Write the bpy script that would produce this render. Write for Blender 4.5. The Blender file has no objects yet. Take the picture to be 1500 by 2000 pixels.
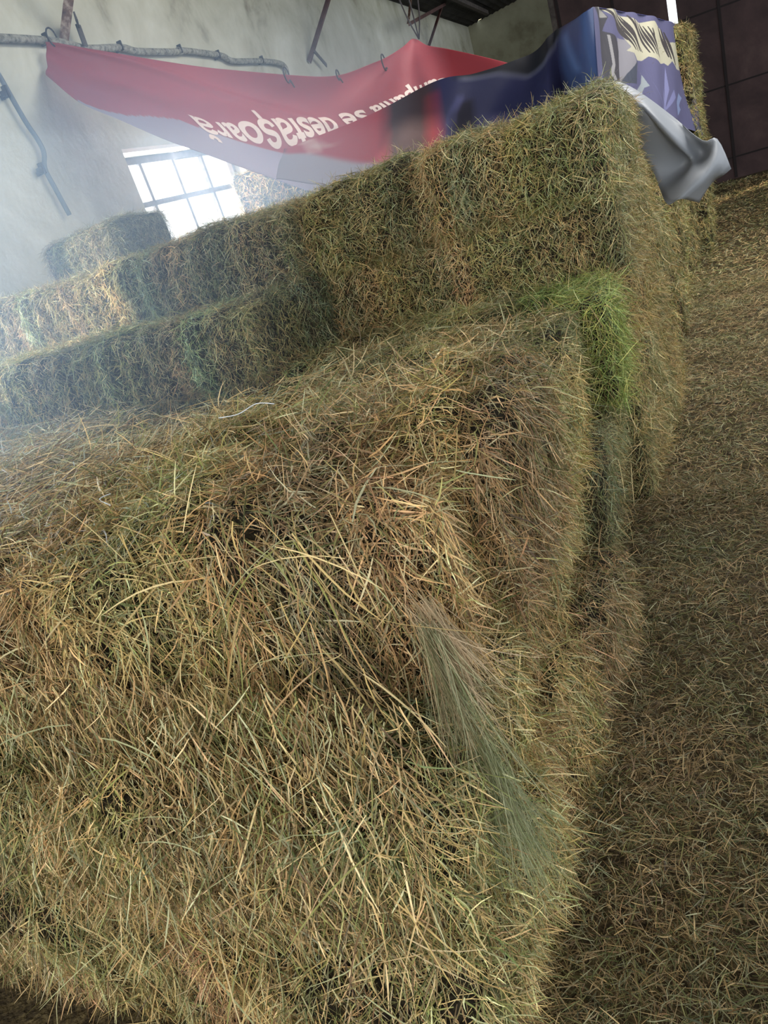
import bpy, bmesh, math, random
import numpy as np
from mathutils import Matrix, Vector
random.seed(4); RNG = np.random.default_rng(7)
C = bpy.context.scene.collection
sc = bpy.context.scene

# ------------------------------------------------------------------ camera, light, exposure
EYE = np.array([0, 0, 1.6]); F_PX = 1450.0
PITCH = math.radians(22.8413); ROLL = math.radians(18.5823)
Fv = np.array([0, math.cos(PITCH), -math.sin(PITCH)]); R0 = np.array([1., 0, 0]); U0 = np.cross(R0, Fv)
Rv = math.cos(ROLL) * R0 - math.sin(ROLL) * U0; Uv = math.sin(ROLL) * R0 + math.cos(ROLL) * U0
cam = bpy.data.cameras.new('camera'); co = bpy.data.objects.new('camera', cam); C.objects.link(co)
cam.sensor_fit = 'VERTICAL'; cam.sensor_height = 24; cam.lens = F_PX / 2000 * 24; cam.clip_start = .02
M = Matrix.Identity(4)
for i in range(3):
    M[i][0] = Rv[i]; M[i][1] = Uv[i]; M[i][2] = -Fv[i]; M[i][3] = EYE[i]
co.matrix_world = M; sc.camera = co

sc.view_settings.view_transform = 'Standard'; sc.view_settings.look = 'None'
sc.view_settings.gamma = 1; sc.view_settings.use_curve_mapping = False
sc.view_settings.exposure = 1.35
sc.cycles.use_denoising = True
sc.cycles.max_bounces = 6; sc.cycles.diffuse_bounces = 4; sc.cycles.volume_bounces = 1
sc.cycles.transparent_max_bounces = 8; sc.cycles.caustics_reflective = False; sc.cycles.caustics_refractive = False

w = bpy.data.worlds.new('sky'); sc.world = w; w.use_nodes = True
bg = w.node_tree.nodes['Background']; bg.inputs[0].default_value = (.86, .93, 1.0, 1); bg.inputs[1].default_value = 1.0

YW = math.radians(26)                      # the hall's own axes: along the left wall, and towards it
RA = np.array([math.sin(YW), math.cos(YW), 0]); LA = np.array([-RA[1], RA[0], 0])
C0 = np.array([-.16, .84, 0]); SA = np.array([.515, .857, 0]); SA /= np.linalg.norm(SA); SB = np.array([-SA[1], SA[0], 0])
def W(al, la, z): return RA * al + LA * la + np.array([0, 0, z])
def S(u, v, z): return C0 + SA * u + SB * v + np.array([0, 0, z])

def area(name, loc, target, sx, sy, power, col):
    d = bpy.data.lights.new(name, 'AREA'); d.shape = 'RECTANGLE'; d.size = sx; d.size_y = sy; d.energy = power; d.color = col
    o = bpy.data.objects.new(name, d); C.objects.link(o); o.location = loc
    o.rotation_euler = (Vector(target) - Vector(loc)).to_track_quat('-Z', 'Y').to_euler(); return o
# lamp added behind the camera for an assumed, unmodelled doorway; daylight through the window
area('assumed_doorway_light', W(-3.6, .2, 2.8), W(3, .2, .6), 3.4, 2.6, 85, (1, .97, .92))
area('window_daylight', W(6.6, 4.35, 1.95), W(5.6, 0, .9), 1.4, 1.0, 60, (.75, .87, 1.0))
area('assumed_side_window_light', W(2.3, 4.25, 2.2), W(3.2, 1.5, 1.3), 1.5, 1.2, 34, (.45, .68, 1.0))  # lamp added for an assumed second window, out of view
area('added_top_light', W(6.5, -1.6, 4.15), W(5.2, -.2, 1), 4.5, 1.2, 95, (1, .98, .94))  # soft top light added under the roof to brighten the hay and far floor
sd = bpy.data.lights.new('sun', 'SUN'); sd.energy = 5.0; sd.angle = math.radians(2); sd.color = (1, .9, .74)
so = bpy.data.objects.new('sun', sd); C.objects.link(so)
so.rotation_euler = Vector(-(LA * 1.0 - RA * .9 + np.array([0, 0, .32]))).to_track_quat('-Z', 'Y').to_euler()

# ------------------------------------------------------------------ helpers
def tag(o, label=None, cat=None, group=None, kind=None):
    if label: o['label'] = label
    if cat: o['category'] = cat
    if group: o['group'] = group
    if kind: o['kind'] = kind
    return o
def mesh_obj(name, verts, faces, mat, parent=None, smooth=False, uv=None, col=None, quads=None):
    me = bpy.data.meshes.new(name)
    me.from_pydata([tuple(map(float, v)) for v in verts], [], [tuple(f) for f in faces]); me.update()
    if smooth: me.polygons.foreach_set('use_smooth', [True] * len(me.polygons))
    if col is not None:
        a = me.color_attributes.new('print', 'FLOAT_COLOR', 'POINT'); a.data.foreach_set('color', np.asarray(col, np.float32).ravel())
    o = bpy.data.objects.new(name, me); C.objects.link(o)
    for m in (mat if isinstance(mat, (list, tuple)) else [mat]): me.materials.append(m)
    if parent: o.parent = parent
    return o
def empty(name, loc=(0, 0, 0)):
    o = bpy.data.objects.new(name, None); C.objects.link(o); o.location = loc; return o
def box8(P):   # eight corners of a box given as function of (0/1,0/1,0/1)
    return [P(i, j, k) for k in (0, 1) for j in (0, 1) for i in (0, 1)]
BF = [(0, 2, 3, 1), (4, 5, 7, 6), (0, 1, 5, 4), (2, 6, 7, 3), (0, 4, 6, 2), (1, 3, 7, 5)]
def wbox(name, a0, a1, l0, l1, z0, z1, mat, parent=None):
    vs = box8(lambda i, j, k: W((a0, a1)[i], (l0, l1)[j], (z0, z1)[k])); return mesh_obj(name, vs, BF, mat, parent)
def boxes(name, L, mat, parent=None):
    vs, fs = [], []
    for (a0, a1, l0, l1, z0, z1) in L:
        n = len(vs); vs += box8(lambda i, j, k: W((a0, a1)[i], (l0, l1)[j], (z0, z1)[k])); fs += [tuple(n + q for q in f) for f in BF]
    return mesh_obj(name, vs, fs, mat, parent)
def tube(pts, r, n=8, sub=4):
    P = cat_rom(np.array(pts, float), (len(pts) - 1) * sub + 1) if sub > 1 else np.array(pts, float)
    vs, fs = [], []
    T = np.gradient(P, axis=0); T /= np.linalg.norm(T, axis=1)[:, None]
    a = np.cross(T[0], [0, 0, 1.]); a = a if np.linalg.norm(a) > .1 else np.cross(T[0], [1., 0, 0])
    for i, p in enumerate(P):
        a = a - T[i] * (a @ T[i]); a /= np.linalg.norm(a); b = np.cross(T[i], a)
        rr = r[i * len(r) // len(P)] if hasattr(r, '__len__') else r
        for k in range(n):
            t = 2 * math.pi * k / n; vs.append(p + rr * (a * math.cos(t) + b * math.sin(t)))
    for i in range(len(P) - 1):
        for k in range(n): fs.append((i * n + k, i * n + (k + 1) % n, (i + 1) * n + (k + 1) % n, (i + 1) * n + k))
    fs.append(tuple(range(n))[::-1]); fs.append(tuple((len(P) - 1) * n + k for k in range(n)))
    return vs, fs
def cat_rom(P, n):
    P = np.asarray(P, float); m = len(P); t = np.linspace(0, m - 1, n); k = np.clip(t.astype(int), 0, m - 2); q = t - k
    q = q.reshape((-1,) + (1,) * (P.ndim - 1))
    p0, p1, p2, p3 = P[np.maximum(k - 1, 0)], P[k], P[k + 1], P[np.minimum(k + 2, m - 1)]
    return .5 * (2 * p1 + (p2 - p0) * q + (2 * p0 - 5 * p1 + 4 * p2 - p3) * q ** 2 + (-p0 + 3 * p1 - 3 * p2 + p3) * q ** 3)
def surface(G, n, m): return cat_rom(cat_rom(G, n).transpose(1, 0, 2), m).transpose(1, 0, 2)
def merge(*parts):
    vs, fs = [], []
    for v, f in parts:
        n = len(vs); vs += list(v); fs += [tuple(n + q for q in g) for g in f]
    return vs, fs
def lin(c): return tuple(((x / 255 / 12.92) if x <= 10 else ((x / 255 + .055) / 1.055) ** 2.4) for x in c)

# ------------------------------------------------------------------ materials
def mat(name, col=(.5, .5, .5), rough=.7, spec=.3):
    m = bpy.data.materials.new(name); m.use_nodes = True; b = m.node_tree.nodes['Principled BSDF']
    b.inputs['Base Color'].default_value = (*col, 1); b.inputs['Roughness'].default_value = rough
    b.inputs['Specular IOR Level'].default_value = spec; return m
def N(m, t, **kw):
    n = m.node_tree.nodes.new(t)
    for k, v in kw.items():
        if k in n.inputs: n.inputs[k].default_value = v
        else: setattr(n, k, v)
    return n
def L(m, a, b): m.node_tree.links.new(a, b)
def noisy(name, stops, scale, rough=.85, detail=8, bump=.3, dist=0.0, bscale=None, spec=.25, coord='Object'):
    m = mat(name, rough=rough, spec=spec); b = m.node_tree.nodes['Principled BSDF']
    tc = N(m, 'ShaderNodeTexCoord'); nz = N(m, 'ShaderNodeTexNoise', Scale=scale, Detail=detail, Distortion=dist); nz.inputs['Roughness'].default_value = .65
    L(m, tc.outputs[coord], nz.inputs['Vector']); cr = N(m, 'ShaderNodeValToRGB'); el = cr.color_ramp.elements
    el[0].position = stops[0][0]; el[0].color = (*stops[0][1], 1); el[1].position = stops[-1][0]; el[1].color = (*stops[-1][1], 1)
    for p, c in stops[1:-1]: e = el.new(p); e.color = (*c, 1)
    L(m, nz.outputs['Fac'], cr.inputs['Fac']); L(m, cr.outputs['Color'], b.inputs['Base Color'])
    n2 = N(m, 'ShaderNodeTexNoise', Scale=bscale or scale * 4, Detail=6.0); L(m, tc.outputs[coord], n2.inputs['Vector'])
    bp = N(m, 'ShaderNodeBump', Strength=bump, Distance=.02); L(m, n2.outputs['Fac'], bp.inputs['Height']); L(m, bp.outputs['Normal'], b.inputs['Normal'])
    return m
plaster = noisy('stained_plaster', [(.28, lin((124, 118, 98))), (.42, lin((170, 168, 148))), (.6, lin((188, 187, 170))), (.75, lin((202, 202, 190)))], 1.3, bump=.25, dist=.4, bscale=14)
plaster2 = noisy('yellowed_plaster', [(.25, lin((110, 104, 84))), (.45, lin((160, 158, 134))), (.7, lin((182, 181, 156)))], 1.0, bump=.2)
reveal = noisy('white_window_reveal', [(.3, lin((200, 195, 186))), (.6, lin((228, 224, 216)))], 3, bump=.1)
roofm = noisy('dark_roof_sheet', [(.3, lin((20, 19, 18))), (.6, lin((48, 45, 42))), (.8, lin((70, 66, 60)))], 2.2, bump=.4)
rust = noisy('rusty_angle_iron', [(.3, lin((66, 48, 42))), (.5, lin((112, 84, 70))), (.62, lin((168, 148, 132))), (.8, lin((196, 184, 170)))], 12, bump=.3)
brown_iron = noisy('brown_painted_iron', [(.3, lin((58, 36, 34))), (.6, lin((88, 58, 52))), (.85, lin((120, 100, 92)))], 10, bump=.2)
dark_iron = noisy('dark_iron', [(.3, lin((48, 42, 40))), (.7, lin((92, 84, 78)))], 14, bump=.2)
doorm = noisy('maroon_sheet_metal', [(.3, lin((50, 38, 38))), (.55, lin((72, 55, 54))), (.8, lin((92, 74, 70)))], 1.6, rough=.75, bump=.15, dist=.3)
doorseam = mat('door_seam_iron', lin((34, 27, 27)), .8)
framem = noisy('grey_window_iron', [(.3, lin((88, 84, 86))), (.7, lin((128, 122, 124)))], 20, bump=.1)
conduit = noisy('grey_painted_conduit', [(.35, lin((70, 70, 60))), (.5, lin((126, 124, 112))), (.7, lin((160, 158, 146)))], 30, bump=.2)
cablem = mat('dark_grey_cable', lin((84, 92, 96)), .6)
black = mat('black_tie_cord', lin((36, 30, 32)), .6)
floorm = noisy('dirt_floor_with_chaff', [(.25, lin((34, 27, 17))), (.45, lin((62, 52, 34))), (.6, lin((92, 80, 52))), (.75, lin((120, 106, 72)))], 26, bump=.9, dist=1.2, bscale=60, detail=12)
def glass_mat():
    m = bpy.data.materials.new('dusty_window_glass'); m.use_nodes = True; nt = m.node_tree; nt.nodes.clear()
    o = nt.nodes.new('ShaderNodeOutputMaterial'); a = nt.nodes.new('ShaderNodeBsdfTransparent'); g = nt.nodes.new('ShaderNodeBsdfGlossy'); g.inputs['Roughness'].default_value = .1
    x = nt.nodes.new('ShaderNodeMixShader'); x.inputs[0].default_value = .05
    nt.links.new(a.outputs[0], x.inputs[1]); nt.links.new(g.outputs[0], x.inputs[2]); nt.links.new(x.outputs[0], o.inputs[0]); return m
glass = glass_mat()
def cloth_mat(name, trans=.35, rough=.55):
    m = bpy.data.materials.new(name); m.use_nodes = True; nt = m.node_tree; b = nt.nodes['Principled BSDF']; b.inputs['Roughness'].default_value = rough
    b.inputs['Specular IOR Level'].default_value = .35
    at = N(m, 'ShaderNodeVertexColor', layer_name='print'); L(m, at.outputs['Color'], b.inputs['Base Color'])
    tr = N(m, 'ShaderNodeBsdfTranslucent'); L(m, at.outputs['Color'], tr.inputs['Color'])
    mx = N(m, 'ShaderNodeMixShader'); mx.inputs[0].default_value = trans
    out = [n for n in nt.nodes if n.type == 'OUTPUT_MATERIAL'][0]
    L(m, b.outputs[0], mx.inputs[1]); L(m, tr.outputs[0], mx.inputs[2]); L(m, mx.outputs[0], out.inputs[0])
    tc = N(m, 'ShaderNodeTexCoord'); nz = N(m, 'ShaderNodeTexNoise', Scale=3.0, Detail=5.0); L(m, tc.outputs['Object'], nz.inputs['Vector'])
    bp = N(m, 'ShaderNodeBump', Strength=.25, Distance=.05); L(m, nz.outputs['Fac'], bp.inputs['Height']); L(m, bp.outputs['Normal'], b.inputs['Normal'])
    return m
red_cloth = cloth_mat('red_vinyl_banner', .4); blue_cloth = cloth_mat('blue_vinyl_tarp', .08)
grey_cloth = mat('silver_grey_tarp_back', lin((132, 136, 142)), .5, .4); print_white = mat('white_print', lin((225, 205, 196)), .6)
def hay_mat(name):
    m = bpy.data.materials.new(name); m.use_nodes = True; b = m.node_tree.nodes['Principled BSDF']
    b.inputs['Roughness'].default_value = .55; b.inputs['Specular IOR Level'].default_value = .35
    at = N(m, 'ShaderNodeVertexColor', layer_name='straw'); oi = N(m, 'ShaderNodeObjectInfo')
    mx = N(m, 'ShaderNodeMix', data_type='RGBA', blend_type='MULTIPLY'); mx.inputs[0].default_value = 1
    L(m, at.outputs['Color'], mx.inputs[6]); L(m, oi.outputs['Color'], mx.inputs[7]); L(m, mx.outputs[2], b.inputs['Base Color'])
    tr = N(m, 'ShaderNodeBsdfTranslucent'); L(m, mx.outputs[2], tr.inputs['Color'])
    ms = N(m, 'ShaderNodeMixShader'); ms.inputs[0].default_value = .18
    out = [n for n in m.node_tree.nodes if n.type == 'OUTPUT_MATERIAL'][0]
    L(m, b.outputs[0], ms.inputs[1]); L(m, tr.outputs[0], ms.inputs[2]); L(m, ms.outputs[0], out.inputs[0]); return m
haym = hay_mat('dry_hay'); corem = noisy('hay_bale_core', [(.3, lin((18, 14, 9))), (.5, lin((36, 30, 18))), (.7, lin((60, 52, 30)))], 30, bump=1.0, bscale=80)
twinem = mat('pale_twine', lin((214, 218, 222)), .5)
# measured points of the hall, banner and tarp (metres, world axes; prints and painted fold highlights in cloth coordinates 0..1)
D = {'RED': [[[-1.228,6.448,3.181],[-1.243,6.421,3.129],[-1.259,6.393,3.076],[-1.274,6.366,3.024],[-1.289,6.338,2.972]],[[-0.938,6.45,3.056],[-0.994,6.427,2.984],[-1.042,6.357,2.901],[-1.078,6.221,2.807],[-1.103,6.036,2.706]],[[-0.553,6.529,2.892],[-0.635,6.473,2.809],[-0.711,6.371,2.718],[-0.777,6.202,2.617],[-0.833,5.987,2.513]],[[-0.11,6.601,2.711],[-0.227,6.541,2.612],[-0.341,6.436,2.506],[-0.447,6.265,2.395],[-0.545,6.049,2.282]],[[0.365,6.681,2.547],[0.208,6.647,2.435],[0.05,6.567,2.317],[-0.106,6.423,2.194],[-0.255,6.234,2.071]],[[0.762,6.79,2.453],[0.584,6.771,2.315],[0.402,6.706,2.171],[0.217,6.577,2.023],[0.036,6.404,1.877]],[[1.112,6.948,2.476],[0.929,6.895,2.277],[0.74,6.798,2.074],[0.546,6.637,1.87],[0.354,6.433,1.669]],[[1.376,7.033,2.532],[1.233,6.928,2.287],[1.083,6.778,2.039],[0.925,6.567,1.793],[0.767,6.314,1.554]],[[1.505,7.139,2.577],[1.392,7.002,2.308],[1.271,6.821,2.039],[1.141,6.58,1.773],[1.009,6.298,1.519]],[[1.581,7.084,2.499],[1.485,6.97,2.253],[1.38,6.812,2.006],[1.265,6.592,1.761],[1.144,6.331,1.525]],[[1.729,6.952,2.39],[1.635,6.886,2.179],[1.53,6.775,1.965],[1.413,6.603,1.751],[1.288,6.387,1.542]],[[2.027,6.638,2.159],[1.904,6.622,2.027],[1.767,6.562,1.891],[1.615,6.44,1.753],[1.454,6.273,1.618]],[[2.332,6.317,1.914],[2.206,6.317,1.861],[2.065,6.274,1.806],[1.905,6.167,1.749],[1.736,6.016,1.694]]],
 'BLUE': [[[0.146,5.704,2.003],[0.108,5.727,1.95],[0.068,5.706,1.893],[0.028,5.64,1.835]],[[0.46,5.701,2.001],[0.422,5.647,1.899],[0.381,5.552,1.793],[0.342,5.469,1.692]],[[0.861,5.579,2.028],[0.814,5.468,1.886],[0.77,5.378,1.744],[0.735,5.34,1.607]],[[1.235,5.419,2.06],[1.2,5.34,1.909],[1.175,5.309,1.756],[1.154,5.296,1.606]],[[1.44,5.346,2.041],[1.416,5.329,1.899],[1.392,5.316,1.751],[1.358,5.262,1.605]],[[1.644,5.349,2.036],[1.612,5.331,1.899],[1.564,5.262,1.754],[1.506,5.156,1.614]],[[1.804,5.343,2.048],[1.77,5.264,1.913],[1.726,5.153,1.774],[1.689,5.064,1.641]],[[1.899,5.27,2.091],[1.846,5.154,1.938],[1.803,5.069,1.783],[1.779,5.036,1.635]],[[1.993,5.183,2.109],[1.948,5.111,1.952],[1.918,5.086,1.793],[1.892,5.068,1.635]],[[1.775,4.368,2.052],[1.753,4.359,1.916],[1.727,4.341,1.772],[1.683,4.278,1.63]],[[1.831,4.307,2.067],[1.792,4.247,1.923],[1.751,4.185,1.775],[1.711,4.124,1.631]]],
 'SIDE': [[[1.831,4.307,2.067],[1.792,4.247,1.923],[1.751,4.185,1.775],[1.711,4.124,1.631]],[[2.126,4.817,2.092],[2.147,4.856,1.954],[2.169,4.893,1.804],[2.188,4.926,1.653]],[[2.545,5.494,2.107],[2.571,5.516,1.93],[2.598,5.536,1.74],[2.623,5.553,1.549]],[[3.048,6.253,2.114],[3.064,6.256,1.893],[3.08,6.257,1.656],[3.095,6.254,1.42]],[[3.653,7.177,2.108],[3.666,7.158,1.832],[3.678,7.135,1.539],[3.689,7.109,1.247]],[[4.252,8.098,2.092],[4.261,8.052,1.753],[4.27,8.002,1.395],[4.277,7.949,1.039]]],
 'RED_BORDER': [[0.083,0.96],[0.119,0.95],[0.167,0.91],[0.237,0.778],[0.313,0.77],[0.41,0.772],[0.493,0.75],[0.584,0.81]],
 'T_BASE': [[0.853,0.222],[0.791,0.265],[0.717,0.328],[0.621,0.358],[0.573,0.382],[0.543,0.395],[0.511,0.395],[0.463,0.388],[0.431,0.422],[0.4,0.432],[0.364,0.478],[0.337,0.542],[0.306,0.635],[0.279,0.675],[0.239,0.682]],
 'T_CAP': [[0.869,0.305],[0.823,0.35],[0.77,0.392],[0.686,0.458],[0.624,0.48],[0.581,0.51],[0.55,0.522],[0.507,0.525],[0.479,0.575],[0.446,0.612],[0.417,0.672],[0.387,0.732],[0.353,0.768],[0.313,0.778],[0.271,0.785]],
 'BP': {'black_top': [[0.331,0.078],[0.344,0],[0.403,0],[0.504,0],[0.609,0],[0.709,0],[0.811,0],[0.803,0.125],[0.693,0.262],[0.586,0.3],[0.547,0.228],[0.48,0.11],[0.407,0.072],[0.356,0.04]],
 'outline': [[0.351,0.085],[0.406,0.1],[0.48,0.138],[0.547,0.252],[0.584,0.332],[0.627,0.31],[0.697,0.285],[0.796,0.14],[0.797,0.118],[0.693,0.245],[0.587,0.295],[0.547,0.222],[0.48,0.102],[0.407,0.065],[0.357,0.03]],
 'sky': [[0.799,0.052],[0.904,0],[1,0],[1,0.468],[1,0.922],[0.844,0.768],[0.807,0.402]],
 'skylight': [[0.816,0.138],[0.843,0.11],[0.897,0.592],[0.867,0.568]],
 'red_left': [[0,0],[0.103,0],[0.203,0],[0.191,1],[0.003,1]],
 'brown': [[0.203,0],[0.244,0],[0.29,0],[0.274,1],[0.191,1]],
 'redstrip': [[0.276,0.155],[0.289,0.13],[0.289,0.638],[0.273,0.84],[0.264,0.815]],
 'dark': [[0.317,0.598],[0.323,0.475],[0.346,0.34],[0.391,0.315],[0.391,0.77],[0.313,0.935]],
 'arc': [[0.313,0.59],[0.321,0.452],[0.347,0.315],[0.354,0.27],[0.346,0.252],[0.32,0.4],[0.309,0.582]],
 'logo_k': [[0.051,0],[0.066,0.038],[0.084,0.38],[0.077,0.398],[0.06,0.098],[0.047,0.028]],
 'border': [[0,0.152],[0.061,0.358],[0.11,0.52],[0.153,0.65],[0.21,0.788],[0.21,1],[0,1]],
 'logo_arc': [[0.071,0],[0.08,0.162],[0.1,0.285],[0.117,0.28],[0.121,0.225],[0.114,0.288],[0.1,0.322],[0.079,0.235]]},
 'SP': {'char1': [[0.023,0],[0.136,0],[0.187,0.13],[0.117,0.27],[0.224,0.348],[0.279,0.38],[0.27,0.49],[0.203,0.852],[0.053,0.815],[0.081,0.265]],
 'lightbar': [[0.144,0.318],[0.163,0.33],[0.14,0.68],[0.117,0.75],[0.134,0.838],[0.109,0.822],[0.091,0.738],[0.12,0.66]],
 'creamcap': [[0.051,0.005],[0.141,0],[0.181,0.132],[0.101,0.135]],
 'grey': [[0.269,0.322],[0.351,0.322],[0.374,0.432],[0.401,0.588],[0.359,0.78],[0.203,0.852],[0.266,0.49]],
 'greydark': [[0.296,0.722],[0.409,0.53],[0.36,0.795],[0.21,0.868]],
 'greyloop': [[0.394,0.602],[0.436,0.668],[0.414,0.762],[0.313,0.92],[0.383,0.918],[0.437,0.792],[0.476,0.765],[0.451,0.688]],
 'cream': [[0.141,0],[0.226,0],[0.356,0.065],[0.521,0.115],[0.659,0.07],[0.74,0.12],[0.779,0.235],[0.893,0.2],[0.873,0.438],[0.829,0.452],[0.783,0.4],[0.737,0.455],[0.709,0.438],[0.663,0.465],[0.6,0.47],[0.527,0.45],[0.469,0.507],[0.403,0.532],[0.383,0.462],[0.333,0.45],[0.371,0.4],[0.316,0.232],[0.28,0.19]],
 'fold_highlight1': [[0.499,0.718],[0.569,1],[0.607,0.938],[0.746,0.748],[0.74,0.682],[0.613,0.905],[0.634,0.708],[0.564,0.95]],
 'fold_highlight2': [[0.711,0.475],[0.696,0.702],[0.619,0.875],[0.584,0.955],[0.64,0.75]],
 'fold_highlight3': [[0.809,0.675],[0.847,0.7],[0.789,0.792],[0.811,0.812],[0.733,0.915],[0.746,0.79]],
 'purpleright': [[0.9,0.198],[1,0.07],[0.957,0.51],[1,1],[0.954,1],[0.891,0.72]],
 'stripes': [[[0.17,0],[0.196,0],[0.297,0.16],[0.379,0.318],[0.357,0.325],[0.264,0.19]],[[0.24,0],[0.25,0],[0.341,0.205],[0.416,0.418],[0.406,0.42],[0.321,0.23]],[[0.277,0.025],[0.287,0.022],[0.371,0.212],[0.446,0.418],[0.437,0.42],[0.353,0.238]],[[0.311,0.048],[0.321,0.045],[0.406,0.212],[0.479,0.408],[0.469,0.41],[0.386,0.238]],[[0.344,0.068],[0.351,0.065],[0.427,0.222],[0.496,0.412],[0.489,0.415],[0.41,0.248]],[[0.393,0.055],[0.406,0.052],[0.469,0.165],[0.524,0.298],[0.511,0.302],[0.446,0.19]],[[0.446,0.095],[0.456,0.092],[0.506,0.23],[0.551,0.405],[0.541,0.408],[0.486,0.255]],[[0.483,0.112],[0.491,0.11],[0.539,0.238],[0.58,0.405],[0.573,0.408],[0.521,0.26]],[[0.514,0.128],[0.523,0.125],[0.57,0.245],[0.611,0.405],[0.603,0.408],[0.551,0.268]],[[0.547,0.14],[0.554,0.14],[0.6,0.25],[0.637,0.405],[0.629,0.408],[0.581,0.272]],[[0.583,0.142],[0.59,0.142],[0.63,0.25],[0.663,0.405],[0.653,0.41],[0.611,0.275]],[[0.616,0.155],[0.623,0.152],[0.63,0.188],[0.629,0.26],[0.623,0.262],[0.614,0.21]],[[0.709,0.11],[0.72,0.105],[0.749,0.218],[0.769,0.365],[0.757,0.37],[0.727,0.24]],[[0.74,0.12],[0.75,0.118],[0.773,0.228],[0.787,0.378],[0.776,0.382],[0.753,0.25]],[[0.763,0.142],[0.774,0.14],[0.806,0.258],[0.826,0.42],[0.814,0.425],[0.783,0.28]]]},
 'FLAP': [[[1.912,4.661,1.717],[1.939,4.6,1.701],[1.972,4.533,1.671],[2.016,4.446,1.594]],[[1.983,4.608,1.721],[1.979,4.472,1.655],[1.99,4.376,1.557],[1.989,4.387,1.454]],[[2.041,4.536,1.677],[2.008,4.351,1.574],[2.027,4.286,1.471],[1.989,4.363,1.346]],[[2.102,4.442,1.584],[2.041,4.222,1.447],[2.143,4.287,1.267],[2.034,4.333,1.195]],[[2.187,4.325,1.436],[2.134,4.193,1.302],[2.209,4.28,1.199],[2.023,4.264,1.109]],[[2.236,4.158,1.297],[2.281,4.269,1.224],[2.117,4.1,1.159],[1.969,4.085,1.046]],[[2.31,4.151,1.279],[2.228,4.063,1.2],[2.132,4.01,1.124],[2.003,4.007,1.066]],[[2.332,4.083,1.119],[2.298,4.108,1.099],[2.268,4.173,1.074],[2.179,4.172,0.993]]],
 'CABLE1': [[-1.549,5.835,3.194],[-1.429,6.081,3.202],[-1.223,6.504,3.21],[-1.132,6.69,3.2],[-1.034,6.89,3.175],[-0.831,7.306,3.202],[-0.731,7.511,3.184],[-0.43,8.129,3.207],[-0.426,8.138,3.22],[-0.099,8.809,3.204],[0.006,9.023,3.16],[0.304,9.633,3.18],[0.508,10.053,3.172],[0.572,10.183,3.122],[0.563,10.166,3.028]],
 'CLIPS1': [[-1.215,6.473,3.206],[-0.826,7.272,3.198],[-0.419,8.105,3.213],[-0.108,8.744,3.195],[0.321,9.624,3.178]],
 'CABLE2': [[-1.513,5.909,3.054],[-1.5,5.936,2.963],[-1.492,5.951,2.863],[-1.477,5.982,2.683],[-1.459,6.019,2.559],[-1.459,6.019,2.475],[-1.484,5.968,2.377],[-1.477,5.982,2.231],[-1.467,6.003,2.058]],
 'CLIPS2': [[-1.493,5.904,2.857],[-1.487,5.916,2.369]],
 'P1': [[-1.135,6.729,3.226],[-0.845,6.481,3.545]],
 'P1B': [[-0.974,6.558,3.312],[-1.019,6.808,3.318],[-1.024,6.797,3.172]],
 'P2': [[0.931,10.964,3.213],[1.559,11.181,4.013]],
 'P2B': [[1.022,10.991,3.332],[1.158,11.271,3.163]],
 'P3': [[3.771,16.788,3.668],[4.381,17.195,4.409],[5.068,18.603,5.12]],
 'P4': [[2.968,14.297,3.766],[4.385,17.202,4.338]],
 'P5': [[2.968,14.297,3.766],[3.38,15.141,4.44]]}
# ------------------------------------------------------------------ the hall
def struct(o): o['kind'] = 'structure'; return o
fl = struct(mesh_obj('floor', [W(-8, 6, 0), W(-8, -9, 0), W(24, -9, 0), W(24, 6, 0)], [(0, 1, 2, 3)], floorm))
WA0, WA1, WZ0, WZ1 = 5.73, 7.87, 1.02, 2.46     # window opening
LW = 4.0
o = boxes('wall_left', [(-8, 1.5, LW, LW + .35, 0, 4.34), (1.5, 3.1, LW, LW + .35, 0, 1.5), (1.5, 3.1, LW, LW + .35, 2.8, 4.34), (3.1, WA0, LW, LW + .35, 0, 4.34), (WA1, 21.6, LW, LW + .35, 0, 4.34), (WA0, WA1, LW, LW + .35, 0, WZ0), (WA0, WA1, LW, LW + .35, WZ1, 4.34)], plaster); struct(o)  # the opening nearer the camera is added for the assumed side window
# window: deep pale reveal, iron frame with eight bars, panes
struct(boxes('trim_1', [(WA0 - .02, WA1 + .02, LW + .004, LW + .3, WZ1 - .03, WZ1 + .015), (WA1 - .03, WA1 + .02, LW + .004, LW + .3, WZ0, WZ1)], reveal))
fr = boxes('window_1', [(WA0, WA0 + .04, LW + .2, LW + .25, WZ0, WZ1), (WA1 - .08, WA1 - .03, LW + .2, LW + .25, WZ0, WZ1), (WA0, WA1, LW + .2, LW + .25, WZ1 - .09, WZ1 - .03), (WA0, WA1, LW + .2, LW + .25, WZ0, WZ0 + .04)]
           + [(a - .02, a + .02, LW + .205, LW + .24, WZ0, WZ1 - .04) for a in (6.2, 6.73, 7.26)]
           + [(WA0, WA1 - .03, LW + .205, LW + .24, z - .022, z + .022) for z in (2.04, 1.6)], framem); struct(fr)
pa = boxes('glass', [(WA0 + .02, WA1 - .05, LW + .222, LW + .226, WZ0 + .02, WZ1 - .05)], glass, fr)
struct(wbox('wall_end', 21.3, 21.6, 1.0, LW, 0, 4.75, plaster2))
def roof_z(la): return 4.32 + .1 * (4 - la)
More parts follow.
